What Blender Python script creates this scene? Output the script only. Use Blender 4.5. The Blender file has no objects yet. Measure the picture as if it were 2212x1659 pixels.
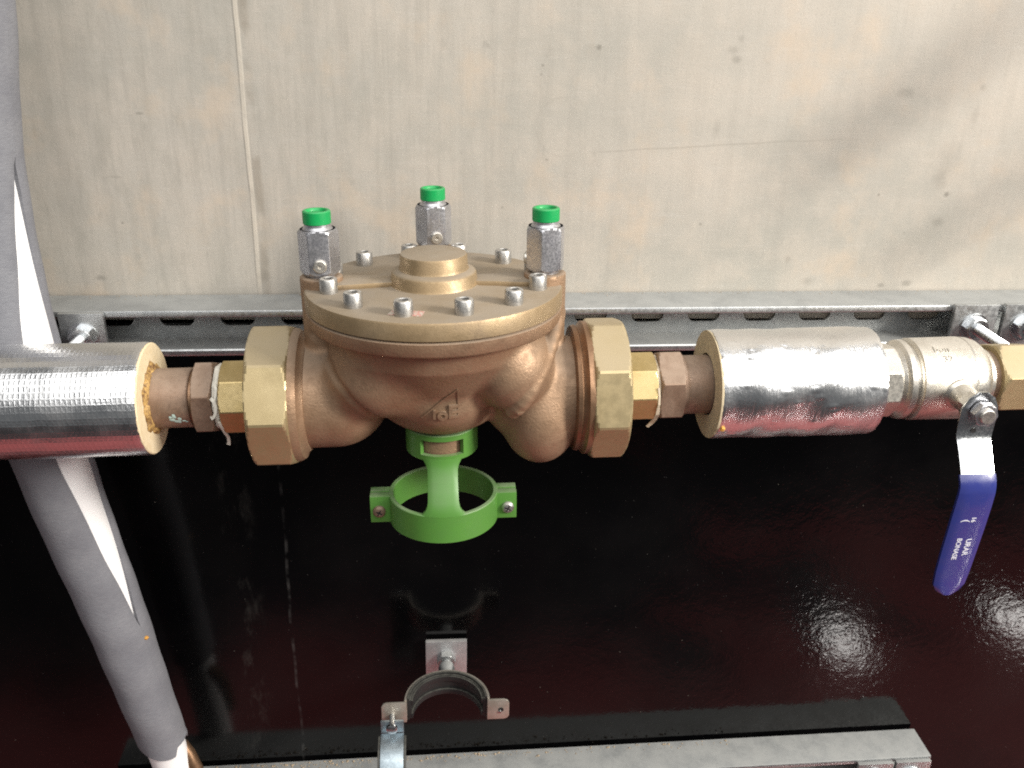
import bpy, bmesh, math, random
import numpy as np
from mathutils import Matrix, Vector
random.seed(7)
rng = np.random.default_rng(7)
S = 0.001                       # every length below is in millimetres
sc = bpy.context.scene
col = sc.collection
R = math.radians
PI = math.pi

# ------------------------------------------------------------------ camera
cd = bpy.data.cameras.new('camera'); cam = bpy.data.objects.new('camera', cd); col.objects.link(cam)
cd.sensor_width = 36.0; cd.lens = 36.0*2000/2212; cd.clip_start = 0.01; cd.clip_end = 60
p_, y_, r_ = R(24), R(5), R(1.6)
fwd = Vector((math.sin(y_)*math.cos(p_), math.cos(y_)*math.cos(p_), -math.sin(p_)))
rt = Vector((math.cos(y_), -math.sin(y_), 0)); up = rt.cross(fwd)
rt2 = rt*math.cos(r_)+up*math.sin(r_); up2 = up*math.cos(r_)-rt*math.sin(r_)
mw = Matrix((rt2, up2, -fwd)).transposed().to_4x4(); mw.translation = Vector((0.5*S, -784*S, 288*S))
cam.matrix_world = mw
cd.dof.use_dof = True; cd.dof.focus_distance = 0.70; cd.dof.aperture_fstop = 22
sc.camera = cam

# ------------------------------------------------------------------ light, exposure
w = bpy.data.worlds.new('World'); sc.world = w; w.use_nodes = True
w.node_tree.nodes['Background'].inputs[0].default_value = (0.93, 0.97, 1.0, 1)
w.node_tree.nodes['Background'].inputs[1].default_value = 0.11
def area(name, loc, target, sx, sy, power, color=(1, 1, 1), shape='RECTANGLE'):
    l = bpy.data.lights.new(name, 'AREA'); l.shape = shape; l.size = sx; l.size_y = sy; l.energy = power; l.color = color
    o = bpy.data.objects.new(name, l); col.objects.link(o); o.location = loc
    o.rotation_euler = (Vector(target)-Vector(loc)).to_track_quat('-Z', 'Y').to_euler()
    return o
area('skylight', (0.25, -1.45, 1.65), (0.05, -0.1, 0.0), 3.0, 2.5, 64, (1.0, 0.98, 0.955))
area('doorway_light', (2.1, -1.45, 1.15), (0, -0.1, 0.03), 0.56, 0.56, 102, (1.0, 0.95, 0.87))
area('added_glint_light', (1.04, -1.06, -1.27), (0.44, 0, -0.375), 0.09, 0.06, 0.22, (1.0, 0.97, 0.93), 'ELLIPSE')  # two small unseen lights added for the bright glints on the black wall
area('added_glint_light', (1.56, -1.13, -1.285), (0.62, 0, -0.37), 0.13, 0.07, 0.36, (1.0, 0.97, 0.93), 'ELLIPSE')
sc.view_settings.view_transform = 'Standard'; sc.view_settings.look = 'None'
sc.view_settings.exposure = 0.0; sc.view_settings.gamma = 1.0; sc.view_settings.use_curve_mapping = False
sc.render.engine = 'CYCLES'
sc.cycles.use_denoising = False
sc.cycles.max_bounces = 8
sc.cycles.sample_clamp_indirect = 8
sc.cycles.filter_width = 1.9

# ------------------------------------------------------------------ node helper
class NT:
    def __init__(s, name):
        s.m = bpy.data.materials.new(name); s.m.use_nodes = True
        s.t = s.m.node_tree; s.N = s.t.nodes; s.L = s.t.links
        s.b = s.N['Principled BSDF']; s.tc = s.N.new('ShaderNodeTexCoord')
    def lk(s, a, b):
        if hasattr(a, 'is_output'): s.L.new(a, b)
        else: b.default_value = a
    def coord(s, which='Object', scale=(1, 1, 1), loc=(0, 0, 0)):
        mp = s.N.new('ShaderNodeMapping'); mp.inputs['Scale'].default_value = scale; mp.inputs['Location'].default_value = loc
        s.L.new(s.tc.outputs[which], mp.inputs[0]); return mp.outputs[0]
    def noise(s, scale, detail=4, rough=0.55, vec=None, dist=0.0):
        n = s.N.new('ShaderNodeTexNoise'); n.inputs['Scale'].default_value = scale; n.inputs['Detail'].default_value = detail
        n.inputs['Roughness'].default_value = rough; n.inputs['Distortion'].default_value = dist
        s.L.new(vec if vec is not None else s.tc.outputs['Object'], n.inputs['Vector']); return n.outputs['Fac']
    def voro(s, scale, vec=None, feature='F1', rnd=1.0):
        n = s.N.new('ShaderNodeTexVoronoi'); n.feature = feature; n.inputs['Scale'].default_value = scale; n.inputs['Randomness'].default_value = rnd
        s.L.new(vec if vec is not None else s.tc.outputs['Object'], n.inputs['Vector']); return n.outputs['Distance']
    def math(s, op, a, b=0.0, clamp=False):
        n = s.N.new('ShaderNodeMath'); n.operation = op; n.use_clamp = clamp; s.lk(a, n.inputs[0]); s.lk(b, n.inputs[1]); return n.outputs[0]
    def rng(s, f, a, b, c=0.0, d=1.0, smooth=True):
        n = s.N.new('ShaderNodeMapRange'); n.interpolation_type = 'SMOOTHSTEP' if smooth else 'LINEAR'
        s.lk(f, n.inputs[0]); n.inputs[1].default_value = a; n.inputs[2].default_value = b; n.inputs[3].default_value = c; n.inputs[4].default_value = d
        return n.outputs[0]
    def mix(s, f, a, b, mode='MIX'):
        n = s.N.new('ShaderNodeMix'); n.data_type = 'RGBA'; n.blend_type = mode; s.lk(f, n.inputs[0])
        for v, i in ((a, 6), (b, 7)):
            s.lk(v if hasattr(v, 'is_output') else (*v, 1) if len(v) == 3 else v, n.inputs[i])
        return n.outputs[2]
    def xyz(s, which='Object'):
        n = s.N.new('ShaderNodeSeparateXYZ'); s.L.new(s.tc.outputs[which], n.inputs[0]); return n.outputs
    def bump(s, h, strength=0.3, dist=0.001, prev=None):
        n = s.N.new('ShaderNodeBump'); n.inputs['Strength'].default_value = strength; n.inputs['Distance'].default_value = dist
        s.L.new(h, n.inputs['Height'])
        if prev is not None: s.L.new(prev, n.inputs['Normal'])
        return n.outputs[0]
    def out(s, base=None, rough=None, metal=None, normal=None, **kw):
        for k, v in (('Base Color', base), ('Roughness', rough), ('Metallic', metal)):
            if v is None: continue
            if isinstance(v, tuple) and len(v) == 3: v = (*v, 1)
            s.lk(v, s.b.inputs[k])
        if normal is not None: s.L.new(normal, s.b.inputs['Normal'])
        for k, v in kw.items(): s.b.inputs[k.replace('_', ' ')].default_value = v
        return s.m

def metal_mat(name, c1, c2, rough=(0.3, 0.5), metal=1.0, scale=60, bump=0.15, bscale=900, dust=0.0, dustcol=(0.42, 0.36, 0.29), dirt=None, fleck=0.35):
    t = NT(name)
    n1 = t.noise(scale, 5, 0.6); n2 = t.noise(scale*6, 4, 0.6); nb = t.noise(bscale, 3, 0.6)
    c = t.mix(t.rng(n1, 0.32, 0.68), c1, c2)
    c = t.mix(t.rng(n2, 0.55, 0.8, 0, fleck), c, tuple(x*0.55 for x in c1))
    m = metal
    if dirt: c = t.mix(t.rng(t.noise(scale*0.5, 6, 0.7), 0.52, 0.7, 0, 0.75), c, dirt)
    if dust > 0:
        geo = t.N.new('ShaderNodeNewGeometry'); sx = t.N.new('ShaderNodeSeparateXYZ'); t.L.new(geo.outputs['Normal'], sx.inputs[0])
        up_ = t.rng(sx.outputs[2], 0.45, 0.95, 0, dust)
        f = t.math('MULTIPLY', up_, t.rng(n1, 0.2, 0.7, 0.55, 1.0), True)
        c = t.mix(f, c, dustcol); m = t.math('SUBTRACT', metal, t.math('MULTIPLY', f, metal))
        r = t.math('ADD', t.rng(n2, 0.3, 0.7, rough[0], rough[1]), t.math('MULTIPLY', f, 0.4), True)
    else: r = t.rng(n2, 0.3, 0.7, rough[0], rough[1])
    return t.out(c, r, m, t.bump(nb, bump, 0.0004))

M = {}
M['bronze'] = metal_mat('cast_bronze', (0.30, 0.19, 0.115), (0.375, 0.25, 0.16), (0.46, 0.62), 0.55, 26, 0.8, 520, 0.6, (0.265, 0.22, 0.172), (0.2, 0.13, 0.08))
M['bronze_dark'] = metal_mat('dark_bronze', (0.22, 0.13, 0.075), (0.33, 0.2, 0.12), (0.36, 0.5), 0.8, 40, 0.2, 1200)
M['cover'] = metal_mat('machined_bronze', (0.30, 0.215, 0.12), (0.37, 0.275, 0.165), (0.42, 0.58), 0.55, 30, 0.3, 900, 0.85, (0.262, 0.225, 0.18), (0.2, 0.145, 0.095))
M['brass'] = metal_mat('brass', (0.44, 0.35, 0.19), (0.49, 0.395, 0.225), (0.38, 0.5), 0.68, 20, 0.12, 1500, 0.6, (0.33, 0.28, 0.21), None, 0.1)
M['brass_bright'] = metal_mat('bright_brass', (0.45, 0.34, 0.15), (0.54, 0.42, 0.21), (0.34, 0.46), 0.8, 60, 0.12, 1500)
M['copper_dull'] = metal_mat('weathered_red_bronze', (0.25, 0.165, 0.115), (0.34, 0.24, 0.175), (0.42, 0.6), 0.55, 90, 0.25, 1500, 0.4, (0.33, 0.27, 0.215), (0.16, 0.1, 0.07))
M['zinc'] = metal_mat('galvanised_steel', (0.42, 0.435, 0.44), (0.52, 0.53, 0.53), (0.3, 0.46), 0.9, 45, 0.1, 1200, 0.7, (0.28, 0.285, 0.27))
M['zinc_bright'] = metal_mat('zinc_plated_steel', (0.6, 0.62, 0.64), (0.74, 0.76, 0.77), (0.2, 0.34), 1.0, 120, 0.08, 1500, 0, dirt=(0.42, 0.43, 0.42))
M['zinc_blue'] = metal_mat('blue_passivated_zinc', (0.30, 0.36, 0.40), (0.42, 0.49, 0.53), (0.36, 0.5), 0.9, 120, 0.08, 1500)
M['zinc_soft'] = metal_mat('dull_zinc', (0.55, 0.56, 0.57), (0.66, 0.67, 0.68), (0.36, 0.52), 0.8, 120, 0.08, 1500, 0.3)
M['steel'] = metal_mat('stainless_steel', (0.42, 0.41, 0.39), (0.54, 0.53, 0.51), (0.34, 0.5), 0.92, 150, 0.08, 1800, 0.3)
M['nickel'] = metal_mat('nickel_plated_brass', (0.64, 0.61, 0.55), (0.72, 0.69, 0.63), (0.32, 0.42), 0.95, 60, 0.12, 1500, 0.25, (0.6, 0.56, 0.5))
M['chrome'] = metal_mat('scuffed_chrome', (0.46, 0.46, 0.48), (0.6, 0.6, 0.63), (0.3, 0.44), 0.9, 110, 0.1, 900, 0, dirt=(0.3, 0.3, 0.33))
M['rust_steel'] = metal_mat('clamp_steel', (0.5, 0.45, 0.38), (0.6, 0.55, 0.48), (0.36, 0.5), 0.75, 120, 0.1, 1500)

def plastic(name, c, rough=0.4, v=0.25, scale=120, dust=0.25):
    t = NT(name); n = t.noise(scale, 5, 0.6)
    geo = t.N.new('ShaderNodeNewGeometry'); sx = t.N.new('ShaderNodeSeparateXYZ'); t.L.new(geo.outputs['Normal'], sx.inputs[0])
    base = t.mix(t.rng(n, 0.3, 0.7, 0, v), c, tuple(x*0.6 for x in c))
    base = t.mix(t.math('MULTIPLY', t.rng(sx.outputs[2], 0.2, 1.0, 0, dust), t.rng(n, 0.3, 0.65, 0.4, 1)), base, (0.45, 0.45, 0.38))
    return t.out(base, t.rng(n, 0.3, 0.7, rough-0.08, rough+0.12), 0.0, t.bump(t.noise(1200, 2), 0.08, 0.0003))
M['cap_green'] = plastic('emerald_green_plastic', (0.0035, 0.30, 0.075), 0.42, 0.12, 120, 0.1)
M['clip_green'] = plastic('leaf_green_plastic', (0.082, 0.228, 0.04), 0.42, 0.25, 60, 0.35)
M['blue_grip'] = plastic('violet_blue_vinyl', (0.028, 0.037, 0.19), 0.2, 0.15, 80, 0.0); M['blue_grip'].node_tree.nodes['Principled BSDF'].inputs['Specular IOR Level'].default_value = 1.0
M['white_plastic'] = plastic('white_pipe_plastic', (0.92, 0.92, 0.92), 0.4, 0.05, 40, 0.0)
M['rubber'] = plastic('black_rubber', (0.014, 0.013, 0.013), 0.55, 0.3, 200, 0.15)
M['print'] = NT('white_print').out((0.7, 0.7, 0.75), 0.5, 0.0)
M['tape'] = plastic('thread_seal_tape', (0.62, 0.53, 0.40), 0.6, 0.4, 300, 0.0)
M['tape_white'] = plastic('white_thread_tape', (0.72, 0.69, 0.60), 0.6, 0.3, 300, 0.0)
M['verdigris'] = plastic('pale_verdigris_paint', (0.42, 0.55, 0.50), 0.7, 0.3, 400, 0.0)
M['dust'] = plastic('cement_crumbs', (0.40, 0.31, 0.21), 0.9, 0.5, 300, 0.0)
M['orange'] = plastic('orange_foam_crumb', (0.6, 0.3, 0.06), 0.8, 0.3, 300, 0.0)

def mk_glue():
    t = NT('amber_glue'); n = t.noise(260, 5, 0.7)
    return t.out(t.mix(t.rng(n, 0.35, 0.65), (0.15, 0.075, 0.03), (0.52, 0.33, 0.11)), 0.6, 0.0, t.bump(n, 0.6, 0.002))
M['glue'] = mk_glue()
def mk_foam(name, c1, c2):
    t = NT(name); n = t.noise(180, 5, 0.65); f = t.noise(1400, 2)
    return t.out(t.mix(t.rng(n, 0.3, 0.7), c1, c2), 0.9, 0.0, t.bump(f, 0.35, 0.0008))
M['foam_cream'] = mk_foam('cream_foam', (0.66, 0.53, 0.33), (0.74, 0.62, 0.42))
M['foam_dusty'] = mk_foam('dusty_cream_foam', (0.42, 0.35, 0.23), (0.55, 0.46, 0.31))
def mk_grey_foam():
    t = NT('grey_pipe_foam')
    n = t.noise(30, 5, 0.6); s_ = t.noise(220, 4, 0.65, t.coord('Object', (1, 1, 3.0))); f = t.noise(1700, 2)
    c = t.mix(t.rng(n, 0.3, 0.7), (0.17, 0.173, 0.192), (0.215, 0.218, 0.236))
    c = t.mix(t.rng(s_, 0.35, 0.7, 0, 0.35), c, (0.135, 0.138, 0.16))
    b = t.bump(f, 0.3, 0.0006); b = t.bump(s_, 0.35, 0.0012, b)
    return t.out(c, 0.85, 0.0, b)
M['grey_foam'] = mk_grey_foam()
def mk_foil(name, scrim):
    t = NT(name)
    u, v, _ = t.xyz('UV')
    cr = t.noise(0.05, 5, 0.6, t.coord('UV', (1, 0.6, 1)), 0.4); fine = t.noise(0.5, 3, 0.6, t.coord('UV', (1, 0.5, 1)))
    b = t.bump(cr, 0.16 if scrim else 0.34, 0.0025)
    b = t.bump(fine, 0.08 if scrim else 0.25, 0.0006, b)
    if scrim:
        def ridge(c, p):
            q = t.math('ABSOLUTE', t.math('SUBTRACT', t.math('FRACT', t.math('DIVIDE', c, p)), 0.5))
            return t.rng(q, 0.0, 0.30, 1.0, 0.0)
        wob = t.math('MULTIPLY', t.noise(0.08, 2, 0.5, t.coord('UV')), 2.0)
        h = t.math('MAXIMUM', ridge(t.math('ADD', u, wob), 3.4), t.math('MULTIPLY', ridge(t.math('ADD', v, wob), 4.8), 1.1))
        b = t.bump(h, 0.13, 0.0006, b)
    else:
        vert = t.noise(0.35, 3, 0.6, t.coord('UV', (1, 0.10, 1)))
        b = t.bump(vert, 0.55, 0.0008, b)
        dent = t.rng(t.voro(0.06, t.coord('UV', (1, 1.6, 1))), 0.0, 0.35, 1, 0)
        b = t.bump(dent, 0.35, 0.0009, b)
    dn = t.noise(0.03, 4, 0.6, t.coord('UV'))
    return t.out(t.mix(t.rng(dn, 0.4, 0.75, 0, 0.4), (0.86, 0.87, 0.88), (0.74, 0.73, 0.71)), t.rng(dn, 0.35, 0.7, 0.24 if not scrim else 0.2, 0.36), 1.0, b)
M['foil_scrim'] = mk_foil('aluminium_foil_with_scrim', True)
M['foil'] = mk_foil('crinkled_aluminium_foil', False)

def mk_concrete():
    t = NT('smooth_grey_concrete')
    x, y, z = t.xyz()
    big = t.noise(5.5, 5, 0.6); mid = t.noise(26, 6, 0.65)
    streak = t.noise(1.0, 5, 0.7, t.coord('Object', (75, 1, 5.5)), 0.3)
    streak2 = t.noise(1.0, 4, 0.7, t.coord('Object', (300, 1, 16)))
    brush = t.noise(1.0, 4, 0.7, t.coord('Object', (22, 1, 260)))
    grain = t.noise(900, 2)
    c = t.mix(t.rng(big, 0.3, 0.7), (0.445, 0.41, 0.358), (0.35, 0.335, 0.295))
    c = t.mix(t.rng(mid, 0.38, 0.68, 0, 0.5), c, (0.49, 0.435, 0.37))
    gate = t.rng(x, -0.1, 0.25, 1.0, 0.4)
    c = t.mix(t.math('MULTIPLY', gate, t.rng(streak, 0.42, 0.70, 0, 0.42)), c, (0.29, 0.27, 0.235))
    c = t.mix(t.math('MULTIPLY', gate, t.rng(streak2, 0.48, 0.75, 0, 0.36)), c, (0.30, 0.28, 0.24))
    c = t.mix(t.rng(brush, 0.5, 0.8, 0, 0.22), c, (0.53, 0.50, 0.46))
    c = t.mix(t.rng(grain, 0.45, 0.75, 0, 0.3), c, (0.22, 0.2, 0.17))
    lf = t.rng(x, -0.35, 0.3, 1.0, 0.15)
    c = t.mix(t.math('MULTIPLY', lf, t.rng(t.noise(48, 6, 0.7, t.coord('Object', (1.3, 1, 0.5), (4, 0, 1))), 0.42, 0.68, 0, 0.38)), c, (0.27, 0.255, 0.215))
    c = t.mix(t.math('MULTIPLY', lf, 0.16), c, (0.3, 0.29, 0.27))
    # small dark pits and smudges
    pit = t.rng(t.voro(38), 0.02, 0.075, 1, 0)
    pit = t.math('MULTIPLY', pit, t.rng(t.noise(11, 2), 0.5, 0.66))
    c = t.mix(t.math('MULTIPLY', pit, 0.75), c, (0.12, 0.11, 0.095))
    smud = t.math('MULTIPLY', t.rng(t.noise(62, 4, 0.6, t.coord('Object', (1, 1, 0.6))), 0.62, 0.74), t.rng(t.noise(4.2, 2, vec=t.coord('Object', loc=(3.1, 0, 1.2))), 0.48, 0.62))
    c = t.mix(t.math('MULTIPLY', smud, 0.5), c, (0.2, 0.185, 0.16))
    # warm blotches
    c = t.mix(t.math('MULTIPLY', t.rng(t.noise(15, 4, 0.6, t.coord('Object', loc=(7, 0, 3))), 0.52, 0.72), 0.45), c, (0.50, 0.40, 0.30))
    # pale shuttering joint running down the wall
    jx = t.math('ADD', x, t.math('MULTIPLY', t.math('SUBTRACT', t.noise(14, 2), 0.5), 0.003))
    d = t.math('ABSOLUTE', t.math('ADD', jx, 0.1535))
    line = t.math('MULTIPLY', t.rng(d, 0.0009, 0.0026, 1, 0), t.rng(t.noise(30, 3), 0.25, 0.5, 0.35, 1))
    c = t.mix(t.math('MULTIPLY', line, 0.42), c, (0.60, 0.54, 0.45))
    d2 = t.math('ADD', jx, 0.1475)
    dk = t.math('MULTIPLY', t.rng(t.math('ABSOLUTE', d2), 0.001, 0.006, 1, 0), t.rng(t.noise(24, 3, vec=t.coord('Object', loc=(1, 0, 0))), 0.42, 0.62))
    c = t.mix(t.math('MULTIPLY', dk, 0.55), c, (0.22, 0.19, 0.15))
    # a hairline crack and a faint scuffed ring
    cz = t.math('ADD', z, t.math('ADD', t.math('MULTIPLY', x, -0.064), t.math('MULTIPLY', t.math('SUBTRACT', t.noise(9, 3), 0.5), 0.006)))
    ck = t.math('MULTIPLY', t.rng(t.math('ABSOLUTE', t.math('SUBTRACT', cz, 0.142)), 0.0003, 0.0011, 1, 0), t.math('MULTIPLY', t.rng(x, 0.11, 0.16), t.rng(x, 0.28, 0.39, 1, 0)))
    c = t.mix(t.math('MULTIPLY', ck, 0.24), c, (0.2, 0.18, 0.15))
    rr = t.math('SQRT', t.math('ADD', t.math('POWER', t.math('SUBTRACT', x, 0.107), 2.0), t.math('POWER', t.math('SUBTRACT', z, 0.171), 2.0)))
    ring = t.math('MULTIPLY', t.rng(t.math('ABSOLUTE', t.math('SUBTRACT', rr, 0.024)), 0.0004, 0.0016, 1, 0), t.rng(mid, 0.4, 0.6))
    c = t.mix(t.math('MULTIPLY', ring, 0.14), c, (0.22, 0.2, 0.17))
    # separate smudges and blow-holes
    wob = t.math('MULTIPLY', t.math('SUBTRACT', t.noise(90, 4, 0.7), 0.5), 1.5)
    for sx, sz, rx, rz, k in ((132, 234, 2.2, 2.4, .7), (128, 231, 9, 6, .14), (243, 234, 5, 3.2, .3), (246, 227, 4, 3.5, .4), (248, 243, 3, 3, .25), (395, 203, 8, 4.5, .3), (450, 118, 2.6, 2.6, .7), (446, 146, 13, 20, .22),
                              (440, 130, 8, 10, .2), (388, 117, 1.6, 1.6, .6), (231, 90, 1.6, 1.6, .5), (447, 93, 6, 4.5, .3), (336, 38, 7, 4, .3), (430, 36, 5, 3, .5), (406, 34, 4, 2, .45), (462, 209, 3, 3.5, .3), (460, 186, 4, 10, .22),
                              (236, 171, 3.5, 9, .2), (93, 144, 1.6, 1.3, .5), (315, 58, 3, 3, .25), (-236, 177, 3.6, 1.3, .5), (-286, 40, 5, 2.5, .5), (-262, 126, 7, 1.4, .25), (-143, 90, 4, 30, .18), (-149, 42, 6, 6, .25)):
        dd = t.math('SQRT', t.math('ADD', t.math('POWER', t.math('MULTIPLY', t.math('SUBTRACT', x, sx/1000), 1000/rx), 2.0), t.math('POWER', t.math('MULTIPLY', t.math('SUBTRACT', z, sz/1000), 1000/rz), 2.0)))
        c = t.mix(t.rng(t.math('ADD', dd, wob), 0.2, 1.4, k*0.8, 0), c, (0.13, 0.12, 0.1))
    b = t.bump(mid, 0.25, 0.002); b = t.bump(grain, 0.2, 0.0005, b); b = t.bump(line, 0.5, 0.001, b); b = t.bump(pit, -0.6, 0.001, b)
    return t.out(c, t.rng(mid, 0.3, 0.7, 0.62, 0.85), 0.0, b, Specular_IOR_Level=0.3)
M['concrete'] = mk_concrete()
def mk_black():
    t = NT('glossy_black_bitumen')
    x, y, z = t.xyz()
    n = t.noise(8, 4, 0.6); peel = t.noise(330, 3, 0.6); fine = t.noise(800, 2)
    side = t.rng(x, -0.2, 0.4, 0.30, 1.0)
    c = t.mix(t.rng(n, 0.35, 0.7), (0.0012, 0.0012, 0.0015), (0.003, 0.0028, 0.003))
    speck = t.math('MULTIPLY', t.rng(t.voro(70), 0.018, 0.05, 1, 0), t.rng(t.noise(31, 2), 0.56, 0.64))
    c = t.mix(t.math('MULTIPLY', speck, 0.6), c, (0.22, 0.2, 0.17))
    sp2 = t.math('MULTIPLY', t.rng(t.voro(210, t.coord('Object', loc=(0.3, 0, 0.7))), 0.03, 0.10, 1, 0), t.rng(t.noise(60, 2), 0.57, 0.66))
    c = t.mix(t.math('MULTIPLY', sp2, 0.55), c, (0.2, 0.19, 0.18))
    # dried drip marks beside the shuttering joint
    dj = t.math('ABSOLUTE', t.math('ADD', t.math('ADD', x, t.math('MULTIPLY', t.math('SUBTRACT', t.noise(10, 2), 0.5), 0.01)), 0.150))
    ln = t.math('MULTIPLY', t.rng(dj, 0.0006, 0.002, 1, 0), t.rng(t.noise(40, 3), 0.42, 0.66))
    c = t.mix(t.math('MULTIPLY', ln, 0.22), c, (0.15, 0.145, 0.14))
    sm = t.math('MULTIPLY', t.rng(t.math('ABSOLUTE', t.math('ADD', x, 0.195)), 0.004, 0.022, 1, 0), t.rng(t.noise(45, 5, 0.7, t.coord('Object', (1, 1, 0.4))), 0.5, 0.75))
    c = t.mix(t.math('MULTIPLY', sm, 0.22), c, (0.1, 0.095, 0.085))
    h = t.math('ADD', peel, t.math('MULTIPLY', fine, 0.35))
    hh = t.math('MULTIPLY', h, side)
    pt = t.math('MULTIPLY', t.rng(t.voro(210), 0.05, 0.42, 0, 1), t.math('MULTIPLY', side, t.rng(t.noise(90, 2), 0.35, 0.65)))
    b = t.bump(hh, 0.07, 0.0006); b = t.bump(pt, 0.085, 0.0006, b); b = t.bump(t.noise(14, 2), 0.06, 0.0015, b)
    return t.out(c, t.math('ADD', t.math('ADD', t.rng(n, 0.3, 0.7, 0.05, 0.085), t.rng(x, -0.1, 0.35, 0.07, 0.0)), t.math('MULTIPLY', side, 0.015)), 0.0, b, Specular_IOR_Level=0.36)
M['black'] = mk_black()
def mk_floor():
    t = NT('red_dark_reflection_floor'); x, y, z = t.xyz()
    n = t.noise(2.6, 4, 0.6, t.coord('Object', loc=(0.35, 0.2, 0)), 0.6)
    near = t.rng(y, -1.35, -0.75); right = t.math('MULTIPLY', t.rng(x, 0.2, 1.1), t.rng(y, -2.2, -1.3))  # unseen floor: red and dark zones laid out for the reflections they give
    f = t.math('ADD', t.math('MAXIMUM', near, t.math('MULTIPLY', right, 0.75)), t.math('MULTIPLY', t.math('SUBTRACT', n, 0.5), 2.6))
    return t.out(t.mix(t.rng(f, 0.25, 0.85), (0.02, 0.019, 0.021), (0.33, 0.07, 0.072)), 0.6, 0.0)
M['floor'] = mk_floor()
def mk_label():
    t = NT('worn_sticker'); n = t.noise(420, 4, 0.6, t.coord('Object', (1, 0.4, 1)))
    c = t.mix(t.rng(n, 0.42, 0.58), (0.52, 0.46, 0.39), (0.5, 0.25, 0.21))
    c = t.mix(t.rng(t.noise(300, 3, vec=t.coord('Object', (0.5, 2.4, 1), (2, 0, 0))), 0.56, 0.66, 0, 0.7), c, (0.2, 0.2, 0.19))
    return t.out(c, 0.6, 0.0)
M['sticker'] = mk_label()

# ------------------------------------------------------------------ mesh helpers (mm)
def obj(name, geo, mat, parent=None, loc=(0, 0, 0), rot=(0, 0, 0), sharp=None, bevel=0.0, seg=2, uv=None, smooth=True, label=None):
    V, F = geo
    if sharp is None: sharp = 14 if name in ('union_nut', 'hexagon', 'tailpiece', 'nut', 'gland_nut', 'stem_nut', 'test_plug') else 32
    me = bpy.data.meshes.new(name)
    me.from_pydata([tuple(float(c)*S for c in v) for v in V], [], [tuple(int(i) for i in f) for f in F])
    if uv is not None:
        l = me.uv_layers.new(name='UVMap')
        idx = np.empty(len(me.loops), np.int32); me.loops.foreach_get('vertex_index', idx)
        l.data.foreach_set('uv', np.asarray(uv, np.float32)[idx].ravel())
    bm = bmesh.new(); bm.from_mesh(me)
    if uv is None:
        bmesh.ops.remove_doubles(bm, verts=bm.verts, dist=1e-6)
        bmesh.ops.recalc_face_normals(bm, faces=bm.faces)
    if bevel > 0:
        ed = [e for e in bm.edges if len(e.link_faces) == 2 and e.calc_face_angle(0) > R(28)]
        bmesh.ops.bevel(bm, geom=ed, offset=bevel*S, segments=seg, profile=0.6, affect='EDGES', clamp_overlap=True)
    bm.to_mesh(me); bm.free()
    me.materials.append(mat)
    if smooth:
        me.polygons.foreach_set('use_smooth', [True]*len(me.polygons)); me.set_sharp_from_angle(angle=R(sharp))
    me.update()
    o = bpy.data.objects.new(name, me); col.objects.link(o)
    o.location = [c*S for c in loc]; o.rotation_euler = rot
    if parent is not None: o.parent = parent
    if label: o['label'] = label
    return o
def tag(o, label, cat, group=None):
    o['label'] = label; o['category'] = cat
    if group: o['group'] = group
    return o
def thing(name, label, cat, loc=(0, 0, 0), rot=(0, 0, 0), group=None):
    o = bpy.data.objects.new(name, None); col.objects.link(o); o.location = [c*S for c in loc]; o.rotation_euler = rot
    o.empty_display_size = 0.02
    return tag(o, label, cat, group)
def structure(o): o['kind'] = 'structure'; return o
def dup(o, parent=None, loc=None, rot=None, name=None):
    c = o.copy(); col.objects.link(c)
    if parent is not None: c.parent = parent
    if loc is not None: c.location = [q*S for q in loc]
    if rot is not None: c.rotation_euler = rot
    return c
def join(*gs):
    V, F, n = [], [], 0
    for v, f in gs:
        V += [tuple(q) for q in v]; F += [tuple(int(i)+n for i in q) for q in f]; n += len(v)
    return V, F
def ax(a, p, q, axis):
    return {'X': (a, p, q), 'Y': (q, a, p), 'Z': (p, q, a)}[axis]
def lathe(prof, axis='X', seg=48, c=(0, 0, 0), closed=False, rfun=None, a0=0.0, a1=2*PI, angs=None):
    """revolve (a, r) pairs; closed joins the last pair to the first (a ring section)"""
    V, F = [], []
    if angs: seg = len(angs)
    full = abs(a1-a0-2*PI) < 1e-6; n = seg if full else seg+1
    for k, (a, r) in enumerate(prof):
        for i in range(n):
            t = angs[i] if angs else a0+(a1-a0)*i/seg; rr = rfun(t, k, r) if rfun else r
            v = ax(a, rr*math.cos(t), rr*math.sin(t), axis); V.append((v[0]+c[0], v[1]+c[1], v[2]+c[2]))
    m = len(prof)
    for k in range(m if closed else m-1):
        k2 = (k+1) % m
        for i in range(seg):
            j = (i+1) % n
            F.append((k*n+i, k*n+j, k2*n+j, k2*n+i))
    if not closed:
        for k in (0, m-1):
            if prof[k][1] > 1e-9 and capflag[0]: F.append(tuple(range(k*n, k*n+n)))
    elif not full:
        F.append(tuple(k*n for k in range(m))); F.append(tuple(k*n+n-1 for k in range(m)))
    return V, F
capflag = [True]
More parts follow.
